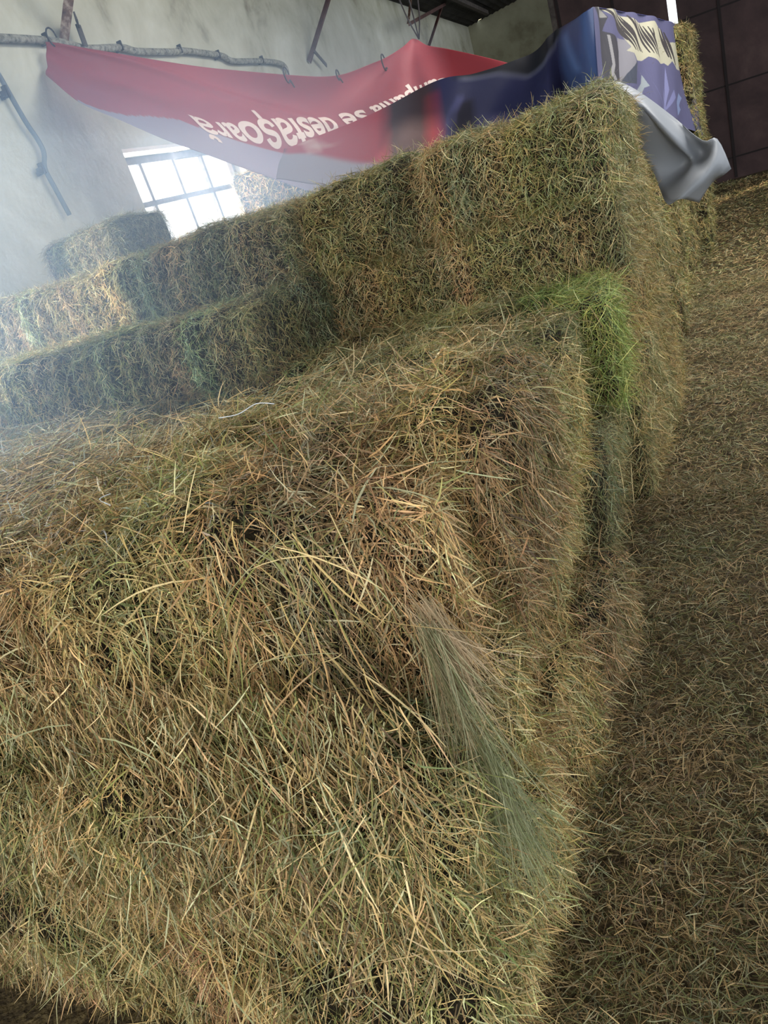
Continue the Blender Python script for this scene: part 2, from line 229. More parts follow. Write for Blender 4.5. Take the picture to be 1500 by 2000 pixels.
def sheet(name, poly, material):   # corrugated roof sheet over polygon corners (along, lateral)
    (a0, s0, a1, s1, l0, l1) = poly; n = int(abs(l1 - l0) / .045); vs, fs = [], []
    for i in range(n + 1):
        la = l0 + (l1 - l0) * i / n; zz = roof_z(la) + .012 * math.sin(i * 2.1)
        b0, b1 = a0 + s0 * (la - 2.8), a1 + s1 * (la - 2.8); vs += [W(b0, la, zz), W(b1, la, zz), W(b0, la, zz + .03), W(b1, la, zz + .03)]
    for i in range(n):
        k = 4 * i; fs += [(k, k + 1, k + 5, k + 4), (k + 2, k + 6, k + 7, k + 3)]
    return mesh_obj(name, vs, fs, material)
struct(sheet('ceiling', (-8, 0, 19.78, 1.58, 4.4, -9), roofm)).name = 'ceiling_1'
struct(sheet('ceiling', (19.85, 1.58, 26, 0, 4.4, -9), roofm)).name = 'ceiling_2'
# dark sheet-metal doors across the far end
DA = 14.05
def door(n, l0, l1, seams, rails):
    d = struct(wbox('door_%d' % n, DA, DA + .05, l0, l1, .0, 4.45, doorm))
    boxes('door_seam', [(DA - .015, DA, s - .02, s + .02, .02, 4.4) for s in seams], doorseam, d)
    boxes('door_rail', [(DA - .01, DA, min(l0, l1) + .02, max(l0, l1) - .02, z - .012, z + .012) for z in rails], doorseam, d)
    return d
door(1, 1.28, -.3, (1.24, .45,), (1.05, 2.2, 3.3))
door(2, -.42, -3.2, (-.98, -1.75, -2.6), (.32, 1.35, 2.4, 3.3))
struct(wbox('door_3', DA + .05, DA + .1, -3.2, -8.5, 0, 4.45, doorm))
struct(wbox('trim_2', DA - .05, DA + .06, 1.28, 1.36, 0, 4.45, dark_iron))

# roof struts, each an angle iron welded to a short strap
def strut(name, a, b, strap, label, wd=.035, im=None):
    a, b = np.array(a), np.array(b); t = empty(name, tuple(a)); d = (b - a); n = np.cross(d, LA); n /= np.linalg.norm(n); m = np.cross(n, d); m /= np.linalg.norm(m)
    def leg(p, q, n_, m_, w1, w2):
        e = (q - p) / np.linalg.norm(q - p); n_ = n_ - e * (n_ @ e); n_ = n_ / np.linalg.norm(n_)
        if w1 == .05: n_ = np.cross(e, LA); n_ /= np.linalg.norm(n_); m_ = np.cross(n_, e)
        P = lambda i, j, k: (p, q)[k] - a + n_ * w1 * (i - .5) + m_ * w2 * (j - .5); return box8(P), BF
    v, f = merge(leg(a, b, n, m, wd * 2, .008), leg(a + n * wd, b + n * wd, n, m, .008, wd * 2)); mesh_obj('angle_iron', v, f, im or rust, t)
    if strap:
        ps = [np.array(p) for p in strap]; v, f = merge(*[leg(ps[i], ps[i + 1], n, m, .05, .012) for i in range(len(ps) - 1)]); mesh_obj('strap', v, f, dark_iron, t)
    return tag(t, label, 'roof strut')
strut('roof_strut', D['P1'][0], D['P1'][1], D['P1B'], 'rusty whitewashed angle-iron roof strut above the left corner of the red banner')
strut('roof_strut', D['P2'][0], D['P2'][1], D['P2B'], 'dark brown roof strut with short strap above the middle of the red banner', .028, brown_iron)
strut('roof_strut', D['P3'][0], D['P3'][1], None, 'thin brown roof strut running down behind the peak of the red banner', .025, brown_iron)
strut('roof_strut', D['P4'][0], D['P4'][1], None, 'dark bracket bar just above the peak of the red banner', .025, brown_iron)
strut('roof_strut', D['P5'][0], D['P5'][1], None, 'short upright hanger at the roof edge over the banner peak', .02)
# purlins under the roof sheet
for i, (l0, lab) in enumerate(((3.3, 'dark roof purlin nearest the left wall'), (2.3, 'dark roof purlin second from the left wall'))):
    p = wbox('roof_purlin', 9.5, 20.4, l0, l0 + .08, roof_z(l0) - .11, roof_z(l0) - .03, dark_iron); tag(p, lab, 'purlin')

# cables on the wall
def cable(name, pts, r, material, clips, label, clab):
    t = empty(name, pts[0]); v, f = tube(pts, r, 8, 5); v = [np.array(q) - np.array(pts[0]) for q in v]; mesh_obj('cable_run', v, f, material, t, True)
    for c in clips:
        c = np.array(c) - np.array(pts[0]); vs, fs = [], []
        for (sa, sl, sz, off) in ((.022, .02, .02, (0, 0, 0)), (.008, .02, .036, (.012, 0, .012)), (.009, .015, .014, (-.022, 0, -.014))):
            k = len(vs); cc = c + np.array(off) + LA * .02
            vs += box8(lambda i, j, z: cc + RA * sa * (2 * i - 1) + LA * sl * (2 * j - 1) + np.array([0, 0, sz * (2 * z - 1)])); fs += [tuple(k + q for q in g) for g in BF]
        mesh_obj('clip', vs, fs, black, t)
    return tag(t, label, clab)
cable('wall_conduit', D['CABLE1'], .028, conduit, D['CLIPS1'], 'grey painted conduit sagging along the wall above the red banner', 'conduit')
cable('wall_cable', D['CABLE2'], .017, cablem, D['CLIPS2'], 'dark cable running down the white wall beside the window', 'cable')

# ------------------------------------------------------------------ banner and tarp
def cloth(name, G, n, m, colour_at, material, parent=None, thick=.003, wav=0):
    P = surface(np.array(G, float), n, m); s, t = np.meshgrid(np.linspace(0, 1, n), np.linspace(0, 1, m), indexing='ij')
    du = np.gradient(P, axis=0); dv = np.gradient(P, axis=1); nn = np.cross(du, dv); nn /= np.linalg.norm(nn, axis=2)[..., None] + 1e-9
    if (nn * (EYE - P)).sum() < 0: nn = -nn
    if not isinstance(wav, int): P = P + nn * wav(s, t)[..., None]
    col = np.ones((n, m, 4)); col[..., :3] = colour_at(s, t); V = P.reshape(-1, 3)
    idx = np.arange(n * m).reshape(n, m); fs = np.stack([idx[:-1, :-1], idx[1:, :-1], idx[1:, 1:], idx[:-1, 1:]], -1).reshape(-1, 4)
    o = mesh_obj(name, V, fs.tolist(), material, parent, True, col=col.reshape(-1, 4))
    sm = o.modifiers.new('thickness', 'SOLIDIFY'); sm.thickness = thick; sm.offset = 0
    return o, P, nn
def inside(s, t, poly):
    x, y = s, t; r = np.zeros(s.shape, bool); n = len(poly)
    for i in range(n):
        (x0, y0), (x1, y1) = poly[i], poly[(i + 1) % n]
        if y0 == y1: continue
        c = ((y0 > y) != (y1 > y)) & (x < (x1 - x0) * (y - y0) / (y1 - y0) + x0); r ^= c
    return r
def red_colour(s, t):
    c = np.zeros(s.shape + (3,)); c[:] = lin((172, 72, 80))
    b = np.interp(s, [p[0] for p in D['RED_BORDER']], [p[1] for p in D['RED_BORDER']]); b = np.where(s < D['RED_BORDER'][0][0], 1.1, b)
    m = t > b; c[m] = lin((168, 158, 172)); c[s > .93] *= .8
    return c
def red_wav(s, t): return .030 * np.sin(9 * t + 7 * s) * np.sin(math.pi * np.clip(s * 1.2, 0, 1)) + .012 * np.sin(23 * s - 12 * t) + .02 * np.exp(-((s * 1.1 - t - .02) / .04) ** 2)
rb = empty('red_banner', tuple(D['RED'][0][0])); tag(rb, 'red advertising banner with upside-down white lettering slung from the wall', 'banner')
off = -np.array(D['RED'][0][0])
redo, RP, RN = cloth('banner_cloth', np.array(D['RED']) + off, 260, 90, red_colour, red_cloth, rb, wav=red_wav)
def on_red(s, t, lift):
    x = min(max(s, 0), 1) * (RP.shape[0] - 1); y = min(max(t, 0), 1) * (RP.shape[1] - 1); i, j = min(int(x), RP.shape[0] - 2), min(int(y), RP.shape[1] - 2); a, b = x - i, y - j
    q = lambda A: (A[i, j] * (1 - a) + A[i + 1, j] * a) * (1 - b) + (A[i, j + 1] * (1 - a) + A[i + 1, j + 1] * a) * b
    return q(RP) + q(RN) * lift
def text_mesh(body, shear=0.18):
    cu = bpy.data.curves.new('t', 'FONT'); cu.body = body; cu.size = 1; cu.shear = shear; cu.offset = .022
    to = bpy.data.objects.new('t', cu); C.objects.link(to); bpy.context.view_layer.update()
    me = bpy.data.meshes.new_from_object(to.evaluated_get(bpy.context.evaluated_depsgraph_get())); bpy.data.objects.remove(to)
    bm = bmesh.new(); bm.from_mesh(me)
    for _ in range(2):
        es = [e for e in bm.edges if e.calc_length() > .12]
        if es: bmesh.ops.subdivide_edges(bm, edges=es, cuts=1); bmesh.ops.triangulate(bm, faces=bm.faces[:])
    return bm
bm = text_mesh('Campania se desfășoară'); xs = [v.co.x for v in bm.verts]; x0, x1 = min(xs), max(xs) * 1.0
TB, TC = np.array(D['T_BASE']), np.array(D['T_CAP']); par = np.linspace(0, 1, len(TB))
wts = np.linalg.norm(np.diff(TB, axis=0), axis=1)
vs = []
TEXT_SPAN = 1.0
for v in bm.verts:
    q = (v.co.x - x0) / (x1 - x0) * TEXT_SPAN; q = q ** 1.0
    b = np.array([np.interp(q, par, TB[:, k]) for k in (0, 1)]); c = np.array([np.interp(q, par, TC[:, k]) for k in (0, 1)])
    p = b + (c - b) * (v.co.y / .52); vs.append(on_red(p[0], p[1], .006))
fs = [[l.vert.index for l in f.loops] for f in bm.faces]
mesh_obj('banner_lettering', vs, fs, print_white, rb)['label'] = 'white upside-down lettering printed on the banner'

def blue_colour(s, t):
    c = np.zeros(s.shape + (3,)); c[:] = lin((44, 45, 76)); BP = D['BP']
    for k, col in (('red_left', (166, 64, 74)), ('brown', (66, 52, 56)), ('border', (160, 152, 162)), ('redstrip', (128, 48, 58)), ('sky', (58, 76, 116)), ('skylight', (92, 116, 160)), ('dark', (30, 28, 44)), ('arc', (92, 92, 140)), ('logo_k', (220, 200, 192)), ('logo_arc', (200, 176, 172)), ('black_top', (34, 34, 40)), ('outline', (100, 100, 118))):
        c[inside(s, t, BP[k])] = lin(col)
    for ax in range(2 if True else 0):     # the print is soft edged, like an enlarged photograph
        k = 5; pad = np.pad(c, [(k, k) if ax == 0 else (0, 0), (k, k) if ax == 1 else (0, 0), (0, 0)], mode='edge')
        c = sum(np.take(pad, range(i, i + c.shape[ax]), axis=ax) for i in range(2 * k + 1)) / (2 * k + 1)
    return c
bt = empty('blue_tarp', tuple(D['SIDE'][0][0])); tag(bt, 'dark blue printed tarp draped over the tall bale stack at the far end', 'tarp')
off = -np.array(D['SIDE'][0][0])
cloth('front_drape', np.array(D['BLUE']) + off, 380, 150, blue_colour, blue_cloth, bt, wav=lambda s, t: (.018 * np.sin(8 * s + 3 * t) + .012 * np.sin(26 * s)) * np.clip((1 - s) * 12, 0, 1))
def side_colour(s, t):
    c = np.zeros(s.shape + (3,)); c[:] = lin((90, 88, 120)); SP = D['SP']
    for k, col in (('char1', (58, 55, 62)), ('lightbar', (150, 146, 146)), ('creamcap', (150, 146, 140)), ('grey', (138, 134, 140)), ('greydark', (66, 70, 84)), ('greyloop', (150, 156, 160)), ('purpleright', (82, 74, 110)), ('fold_highlight1', (120, 120, 160)), ('fold_highlight2', (128, 128, 168)), ('fold_highlight3', (128, 140, 176)), ('cream', (186, 180, 156))):  # fold polygons are highlights on the creases, painted into the cloth colour
        c[inside(s, t, SP[k])] = lin(col)
    for st in SP['stripes']: c[inside(s, t, st)] = lin((62, 56, 56))
    return c
cloth('side_drape', np.array(D['SIDE']) + off, 460, 260, side_colour, blue_cloth, bt, wav=lambda s, t: (.02 * np.sin(14 * s) * t + .012 * np.sin(31 * s + 5 * t)) * np.clip(s * 12, 0, 1))
# top of the tarp, lying over the stack
A, B_ = np.array(D['SIDE'])[:, 0], np.array(D['SIDE'])[:, 0] + np.linspace(.06, .5, 6)[:, None] * SB + np.array([0, 0, -.03])
cloth('top_drape', [[a + off, a * .5 + b * .5 + off + np.array([0, 0, .01]), b + off] for a, b in zip(A, B_)], 60, 20, lambda s, t: np.broadcast_to(np.array(lin((60, 60, 110))), s.shape + (3,)).copy(), blue_cloth, bt)
# silver underside flap blown over the bale in front
G = np.array(D['FLAP']) + off; P = surface(G, 29, 13); vs = P.reshape(-1, 3); idx = np.arange(29 * 13).reshape(29, 13)
fs = np.stack([idx[:-1, :-1], idx[1:, :-1], idx[1:, 1:], idx[:-1, 1:]], -1).reshape(-1, 4)
fo = mesh_obj('folded_flap', vs, fs.tolist(), grey_cloth, bt, True); fo['label'] = 'silver grey underside folded outward'
fo.modifiers.new('thickness', 'SOLIDIFY').thickness = .004

# black cords that lace the banner to the conduit
def loop_cord(c, r, label):
    c = np.array(c); pts = [c + RA * r * math.cos(t) + np.array([0, 0, r * 1.2 * math.sin(t)]) - LA * .02 for t in np.linspace(0, 5.6, 9)] + [c + RA * r * 1.2 + np.array([0, 0, -r * 2.0]) - LA * .03]
    v, f = tube(pts, .006, 6, 3); o = mesh_obj('tie_cord', v, f, black, None, True); return tag(o, label, 'cord')
R3 = np.array(D['RED'])
def red_pt(s, t): return on_red(s, t, .02) + np.array(D['RED'][0][0])
loop_cord(red_pt(.33, .03), .045, 'black cord loop through the red banner edge, under the conduit')
loop_cord(red_pt(.41, .0), .03, 'small black cord end on the banner hem between two loops')
loop_cord(red_pt(.52, .05), .05, 'black cord loop on the banner hem below the dark brown strut')
loop_cord(np.array(D['CLIPS1'][0]) - LA * .03, .05, 'black cord knot tying the banner corner to the conduit')
ap = red_pt(.7, 0); v, f = merge(*[tube([ap, ap + np.array([dx, 0, .16]), ap + np.array([dx * 1.6, .02, .34])], .006, 6, 3) for dx in (-.05, .0, .05)])
tag(mesh_obj('tie_cord', v, f, black, None, True), 'twisted wire hanging the banner peak from the roof bracket', 'cord')

# dusty air by the window and the assumed side window
hz = wbox('dusty_air', 1.2, 6.5, 1.4, 3.9, .9, 2.5, None); hz.data.materials.clear()
hm = bpy.data.materials.new('dust_haze'); hm.use_nodes = True; hm.node_tree.nodes.clear()
ho = hm.node_tree.nodes.new('ShaderNodeOutputMaterial'); hv = hm.node_tree.nodes.new('ShaderNodeVolumeScatter'); hv.inputs['Density'].default_value = .12; hv.inputs['Color'].default_value = (.6, .78, 1, 1)
hv.inputs['Anisotropy'].default_value = .3
hm.node_tree.links.new(hv.outputs[0], ho.inputs['Volume']); hz.data.materials.append(hm); tag(hz, 'pale bluish dusty haze in the air beside the window wall', 'haze', kind='stuff')
# ------------------------------------------------------------------ hay
DIRS = RNG.normal(size=(10, 3)); PH = RNG.uniform(0, 6.28, 10)
def noise(p, sc_, seed=0):
    r = np.random.default_rng(seed + 100); d = r.normal(size=(7, 3)); d /= np.linalg.norm(d, axis=1)[:, None]; ph = r.uniform(0, 6.28, 7); k = sc_ * (1 + r.uniform(0, 1.2, 7))
    return np.sin((p @ d.T) * k + ph).sum(1) / 7 * 1.6
PAL = np.array([lin(c) for c in [(222, 200, 146), (196, 170, 112), (174, 150, 96), (158, 134, 84), (122, 96, 60), (148, 148, 86), (122, 130, 72), (92, 108, 56), (176, 178, 134), (196, 160, 112), (104, 84, 54)]])
def palette(n, p, rng, seed, green=.5, pale=.3):
    a = noise(p, 7, seed) * .55 + rng.normal(0, .55, n) + (green - .5) * 1.6
    b = rng.random(n); c = np.zeros((n, 3))
    g = a > .35; mid = (a > -.45) & ~g; s = ~g & ~mid
    c[g] = PAL[np.array([7, 6, 5, 6, 8])[rng.integers(0, 5, g.sum())]]
    c[mid] = PAL[np.array([5, 2, 3, 6, 1, 8])[rng.integers(0, 6, mid.sum())]]
    c[s] = PAL[np.array([1, 9, 4, 3, 2, 10])[rng.integers(0, 6, s.sum())]]
    k = b < pale * .35; c[k] = PAL[np.array([0, 8, 1])[rng.integers(0, 3, k.sum())]]
    c = c * (.42 + .95 * rng.random((n, 1)) ** 1.3); return (c * .87 + c.mean(1)[:, None] * .13) * np.array([[1.23, 1.17, 1.15]])
def ribbons(p, n, d, ln, wd, col, rng, droop=.25, seg=3, kink=.25):
    """p base points, n surface normals, d directions -> arrays of verts, quads, colours for bent blades"""
    k = len(p); side = np.cross(d, n); side /= np.linalg.norm(side, axis=1)[:, None] + 1e-9
    tw = rng.normal(0, .6, (k, 1)); side = side * np.cos(tw) + n * np.sin(tw)
    V = np.zeros((k, seg + 1, 2, 3)); cur = p.copy(); dd = d.copy(); kv = rng.normal(0, kink, (k, 3))
    prof = [.55, 1, .85, .35] if seg == 3 else ([.6, 1, .4] if seg == 2 else np.interp(np.linspace(0, 1, seg + 1), [0, .3, .8, 1], [.6, 1, .8, .3]))
    for s in range(seg + 1):
        hw = (wd * .5 * prof[s])[:, None] * side; V[:, s, 0] = cur - hw; V[:, s, 1] = cur + hw
        dd = dd + kv * (1 if s % 2 else .5); dd[:, 2] -= droop * .5; dd /= np.linalg.norm(dd, axis=1)[:, None]
        cur = cur + dd * (ln / seg)[:, None]
    base = np.arange(k)[:, None] * (2 * (seg + 1))
    Q = np.stack([base + np.array([[2 * s, 2 * s + 1, 2 * s + 3, 2 * s + 2]]) for s in range(seg)], 1).reshape(-1, 4)
    CC = np.ones((k, (seg + 1) * 2, 4)); CC[..., :3] = col[:, None]
    return V.reshape(-1, 3), Q, CC.reshape(-1, 4)
def fast_mesh(name, chunks, core=None):
    """one mesh from ribbon chunks (material 0) and an optional core (material 1)"""
    Vs, Qs, Cs, Ms = [], [], [], []; n = 0
    for v, q, c in chunks:
        Vs.append(v); Qs.append(q + n); Cs.append(c); Ms.append(np.zeros(len(q), np.int32)); n += len(v)
    if core is not None:
        v, q = core; Vs.append(v); Qs.append(q + n); Cs.append(np.tile([.1, .08, .04, 1], (len(v), 1))); Ms.append(np.ones(len(q), np.int32)); n += len(v)
    V = np.concatenate(Vs).astype(np.float32); Q = np.concatenate(Qs).astype(np.int32); Cc = np.concatenate(Cs).astype(np.float32); Mi = np.concatenate(Ms)
    me = bpy.data.meshes.new(name); me.vertices.add(len(V)); me.vertices.foreach_set('co', V.ravel())
    me.loops.add(Q.size); me.loops.foreach_set('vertex_index', Q.ravel()); me.polygons.add(len(Q))
    me.polygons.foreach_set('loop_start', np.arange(0, Q.size, 4, dtype=np.int32)); me.polygons.foreach_set('loop_total', np.full(len(Q), 4, np.int32))
    me.polygons.foreach_set('material_index', Mi); me.update(calc_edges=True)
    a = me.color_attributes.new('straw', 'FLOAT_COLOR', 'POINT'); a.data.foreach_set('color', Cc.ravel())
    me.materials.append(haym); me.materials.append(corem); return me
def bale_shape(p, dims, seed, lump, r0=.06):
    """p: points on the box surface -> displaced point and outward normal"""
    h = np.array(dims) / 2; r = r0 * min(1, dims[2] / .34); q = p.copy(); c = np.clip(q, -(h - r), h - r); d = q - c; dl = np.linalg.norm(d, axis=1)[:, None]; nrm = d / (dl + 1e-9)
    q = c + nrm * r
    flake = .024 * np.abs(np.sin(math.pi * (p[:, 0] + .02 * noise(p, 5, seed + 3)) / .125)) * (np.abs(nrm[:, 0]) < .8)
    amt = lump * (noise(p, 6, seed) * .034 + noise(p, 15, seed + 1) * .016) + flake
    return q + nrm * amt[:, None], nrm
def box_surface(n, dims, rng):
    a = np.array([dims[1] * dims[2], dims[0] * dims[2], dims[0] * dims[1]]); ax = rng.choice(3, n, p=a / a.sum()); p = (rng.random((n, 3)) - .5) * dims
    sgn = rng.choice([-1, 1], n); p[np.arange(n), ax] = sgn * np.array(dims)[ax] / 2; return p
def make_bale_mesh(name, dims, n, seed, ln=(.035, .13), wd=(.0014, .0032), green=.5, pale=.3, lump=1.0, hang=.5, stray=.05, cell=.028, far=False, r0=.06, end=None):
    rng = np.random.default_rng(seed); dims = np.array(dims)
    p0 = box_surface(n, dims, rng); p, nr = bale_shape(p0, dims, seed, lump, r0)
    p = p + nr * rng.uniform(-.022, .008, (n, 1))
    up = np.array([0, 0, 1.]); top = np.clip(nr[:, 2:3], -1, 1)
    down = -up - nr * (nr @ -up)[:, None]; dl = np.linalg.norm(down, axis=1)[:, None]
    t1 = np.cross(nr, np.array([.3, .9, .2])); t1 /= np.linalg.norm(t1, axis=1)[:, None] + 1e-9; t2 = np.cross(nr, t1)
    ang = rng.uniform(0, 2 * math.pi, n) + noise(p0, 9, seed + 5) * 1.0; rnd = t1 * np.cos(ang)[:, None] + t2 * np.sin(ang)[:, None]
    hw = hang * np.clip(dl, 0, 1) * (.6 + .8 * (noise(p0, 8, seed + 9)[:, None] > -.2)) * (rng.random((n, 1)) < .6)
    d = rnd + down / (dl + .05) * hw * 1.6; d /= np.linalg.norm(d, axis=1)[:, None] + 1e-9
    lift = rng.normal(.03, .22, (n, 1)); d = d + nr * lift; d /= np.linalg.norm(d, axis=1)[:, None]
    L_ = rng.uniform(0, 1, n) ** 1.6 * (ln[1] - ln[0]) + ln[0]; w_ = rng.uniform(0, 1, n) ** 1.5 * (wd[1] - wd[0]) + wd[0]
    col = palette(n, p0, rng, seed, green, pale)
    # patches of the bale differ: some flakes browner, some greener
    fi = np.clip(((p0[:, 0] + .02 * noise(p0, 5, seed + 3)) / .125 + 6).astype(int), 0, 13); ft = rng.uniform(.78, 1.15, (14, 1)) * (1 + rng.normal(0, .08, (14, 3)) * np.array([[1, .4, .4]])); col = col * ft[fi]
    if end is not None: g_ = np.clip((-.06 - p0[:, 0]) / .12 + noise(p0, 9, 4) * .5, 0, 1)[:, None]; col = col * (1 - g_ + g_ * np.array([end]))
    pt = noise(p0 * np.array([1.8, .6, .6]), 6, seed + 21)[:, None]; col = col * (1 + .22 * pt * np.array([[1, .9, .7]]))
    ch = [ribbons(p, nr, d, L_, w_, np.clip(col, 0, 1), rng, droop=.28, seg=2 if far else 3, kink=.3)]
    k = int(n * stray)   # long blades standing proud of the bale
    q0 = box_surface(k, dims, rng); q, qn = bale_shape(q0, dims, seed, lump, r0); dd = qn * rng.uniform(.2, .9, (k, 1)) + rng.normal(0, .6, (k, 3)); dd /= np.linalg.norm(dd, axis=1)[:, None]
    ch.append(ribbons(q, qn, dd, rng.uniform(ln[1] * .5, ln[1] * 1.05, k), rng.uniform(*wd, k) * .9, palette(k, q0, rng, seed, green, .8), rng, droop=.5, seg=3, kink=.2))
    # core
    vs, fs, nb = [], [], 0
    for ax in range(3):
        o1, o2 = [i for i in range(3) if i != ax]; n1 = max(2, int(dims[o1] / cell)); n2 = max(2, int(dims[o2] / cell))
        a, b = np.meshgrid(np.linspace(-.5, .5, n1), np.linspace(-.5, .5, n2), indexing='ij')
        for sg in (-1, 1):
            g = np.zeros((n1 * n2, 3)); g[:, o1] = a.ravel() * dims[o1]; g[:, o2] = b.ravel() * dims[o2]; g[:, ax] = sg * dims[ax] / 2
            q, qn = bale_shape(g, dims, seed, lump, r0); vs.append(q - qn * .02); i = np.arange(n1 * n2).reshape(n1, n2) + nb
            f = np.stack([i[:-1, :-1], i[1:, :-1], i[1:, 1:], i[:-1, 1:]], -1).reshape(-1, 4); fs.append(f if (sg > 0) ^ (ax == 1) else f[:, ::-1]); nb += n1 * n2
    me = fast_mesh(name, ch, (np.concatenate(vs), np.concatenate(fs))); me.transform(Matrix.Translation((0, 0, dims[2] / 2))); return me
YS = math.atan2(SA[1], SA[0])
def put(me, u, v, z, yaw, label, group, tint=(1, 1, 1), sc3=(1, 1, 1), tilt=(0, 0), name='hay_bale'):
    """yaw 90: the long side runs across the stack"""
    o = bpy.data.objects.new(name, me); C.objects.link(o); o.location = S(u, v, z); o.rotation_euler = (math.radians(tilt[0]), math.radians(tilt[1]), YS + math.radians(yaw)); o.scale = sc3; o.color = (*tint, 1)
    return tag(o, label, 'hay bale', group)
# bale prototypes
NEAR = dict(ln=(.02, .105), wd=(.0012, .0036), hang=.7, stray=.02)
MIDR = dict(ln=(.02, .085), wd=(.0012, .0026), hang=.6, stray=.03)
H_ = .345
LV = [0, .345, .69, 1.01, 1.325, 1.63, 1.95]     # layer heights: the upper layers are squashed a little
near = [make_bale_mesh('hay_bale_near', (.92, .5, .36), 52000, 11 + i, green=g, pale=.6, r0=.045, lump=1.3, **NEAR) for i, g in enumerate((.34, .44, .38, .5, .42))]
mids = [make_bale_mesh('hay_bale_mid', (.92, .49, .35), 30000, 31 + i, green=g, pale=.5, **MIDR) for i, g in enumerate((.4, .55, .5, .62))]
short = [make_bale_mesh('hay_bale_short', (.74, .5, .35), 28000, 51 + i, green=g, pale=.55, hang=.6, ln=(.02, .09), wd=(.0014, .0028), stray=.04) for i, g in enumerate((.5, .62, .45))]
lush = make_bale_mesh('hay_bale_green', (.92, .55, .36), 30000, 71, green=.7, pale=.35, end=(.8, 1.12, .8), hang=.5, ln=(.03, .13), wd=(.0014, .0028), stray=.05)
fars = [make_bale_mesh('hay_bale_far', (.95, .47, .34), 9000, 81 + i, green=g, pale=.3, hang=.5, ln=(.03, .10), wd=(.003, .0055), stray=.02, far=True, cell=.04) for i, g in enumerate((.4, .52, .6))]

LAY = ('bottom', 'second', 'third', 'fourth', 'fifth', 'sixth')
def r_(a): return RNG.uniform(-a, a)
# --- the near steps: columns A to E along the floor edge, three layers high
ORD = ('nearest', 'second', 'third', 'fourth', 'fifth')
cols = [.24, .74, 1.22, 1.69, 2.14]
for c, u in enumerate(cols):
    for k in range(3):
        me = near[(c * 2 + k) % 5] if c < 3 else mids[(c + k) % 4]
        v, yaw, z, uu, sc3, tilt = .43 + r_(.02), 90 + r_(2), k * H_, u, (1, 1, 1), (r_(1.5), r_(1.5))
        if c > 0: sc3 = (1, .87, .97); v += ((0, 0, 0), (.0, .04, -.03), (-.03, .05, -.01), (.04, -.03, .02), (.06, .0, 0))[c][k]; yaw += (0, 3, -3, 2, -2)[(c + k) % 5]
        if c == 0: uu += (0.0, .05, .26)[k]; v = (.40, .42, .45)[k]; sc3 = (1, 1, (1, 1, 1.2)[k]); yaw = (90, 92, 108)[k]
        if c == 1: uu += (0, .02, .10)[k]; sc3 = (1, .88, (.97, .97, 1.12)[k])
        if c == 2: uu += (0, 0, .03)[k]; v -= (0.02, .03, 0)[k]
        if c == 4 and k == 2: me = lush; v = .36; uu -= .06
        if c == 3 and k == 2: sc3 = (1, .88, 1.02)
        lab = '%s bale of the stack counted along the floor edge from the camera, %s layer' % (ORD[c], LAY[k])
        if c == 0: lab = ('hay bale on the floor at the near corner of the stack', 'near corner hay bale in the middle layer, grass tuft hanging off its end', 'big rounded hay bale on top of the near corner, nearest the camera')[k]
        if c == 4 and k == 2: lab = 'bright green hay bale end on the top step, right below the two-bale block'
        t = 1 + r_(.06)
        o = put(me, uu, v, z, yaw, lab, 'hay bales of the low near step', (1.08, 1.08, .95) if (c == 4 and k == 2) else (t * 1.0, t * .97, t * .9), sc3, tilt)
        if c == 0 and k == 1: TUFT_BALE = o
        if c == 0 and k == 2: TOP_BALE = o
# further in from the edge on the same step
for c, u in enumerate(cols):
    for j, v in enumerate((1.36, 2.29, 3.06)):
        if j == 1 and c == 0: continue
        if j == 2 and c < 2: continue
        for k in ((0, 1, 2) if (c == 0 or c == 1 and j == 1) else (2,) if c < 3 else (2,)):
            me = (near if c < 2 else mids)[(c + j + k) % 4]
            if c == 3 and j == 0: k = 1
            lab = '%s-layer bale of the low step, %s row back, %s in from the floor edge' % (LAY[k], ORD[c], ('second', 'third', 'fourth')[j])
            t = .97 + r_(.06)
            put(me, u + (.14 if (k == 2 and c == 0) else .06 if k == 2 and c < 3 else 0), v + r_(.02), k * H_ - (.03 if k == 2 and c > 2 else 0), 90 + r_(3), lab, 'hay bales of the low near step', (t, t * .97, t * .92), (.84 if j == 2 else 1, 1, 1.03), (r_(1), r_(1)))
# --- left rows: fourth layer, then fifth layer behind it
for j, v in enumerate((1.72, 2.6, 3.14)):
    lab = ('greenish bale at the right end of the lower left row, beside the dark hollow', 'middle bale of the lower left row, tan flakes between green ones', 'hazy bale of the lower left row at the edge of the photo')[j]
    put(mids[(2, 1, 3)[j]], 2.05 + (.03, 0, .02)[j], v, LV[3], 90 + (2, -1, 1)[j], lab, 'hay bales of the lower left row', ((.95, 1.02, .92), (1, 1, .95), (.9, .95, .95))[j], ((.97, .97, .76)[j], 1, .92), (0, r_(1)))
for j, v in enumerate((1.62, 2.46, 3.1)):
    for k in (3, 4):
        if k == 3: continue
        lab = ('bale of the upper left row that touches the tall block, standing forward', 'bale of the upper left row under the lone bale', 'bale of the upper left row at the edge of the photo')[j]
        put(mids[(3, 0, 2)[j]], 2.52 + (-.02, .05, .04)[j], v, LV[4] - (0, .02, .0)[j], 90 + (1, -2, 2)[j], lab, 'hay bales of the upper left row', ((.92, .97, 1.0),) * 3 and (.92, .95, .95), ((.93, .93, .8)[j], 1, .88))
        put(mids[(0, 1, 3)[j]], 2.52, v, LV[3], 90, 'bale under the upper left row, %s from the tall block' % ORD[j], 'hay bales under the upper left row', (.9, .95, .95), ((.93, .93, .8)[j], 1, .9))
        put(mids[(1, 2, 0)[j]], 3.02, v + .02, LV[4], 90, 'bale behind the upper left row, %s from the tall block' % ORD[j], 'hay bales behind the upper left row', (.9, .95, .95), ((.93, .93, .8)[j], 1, .84))
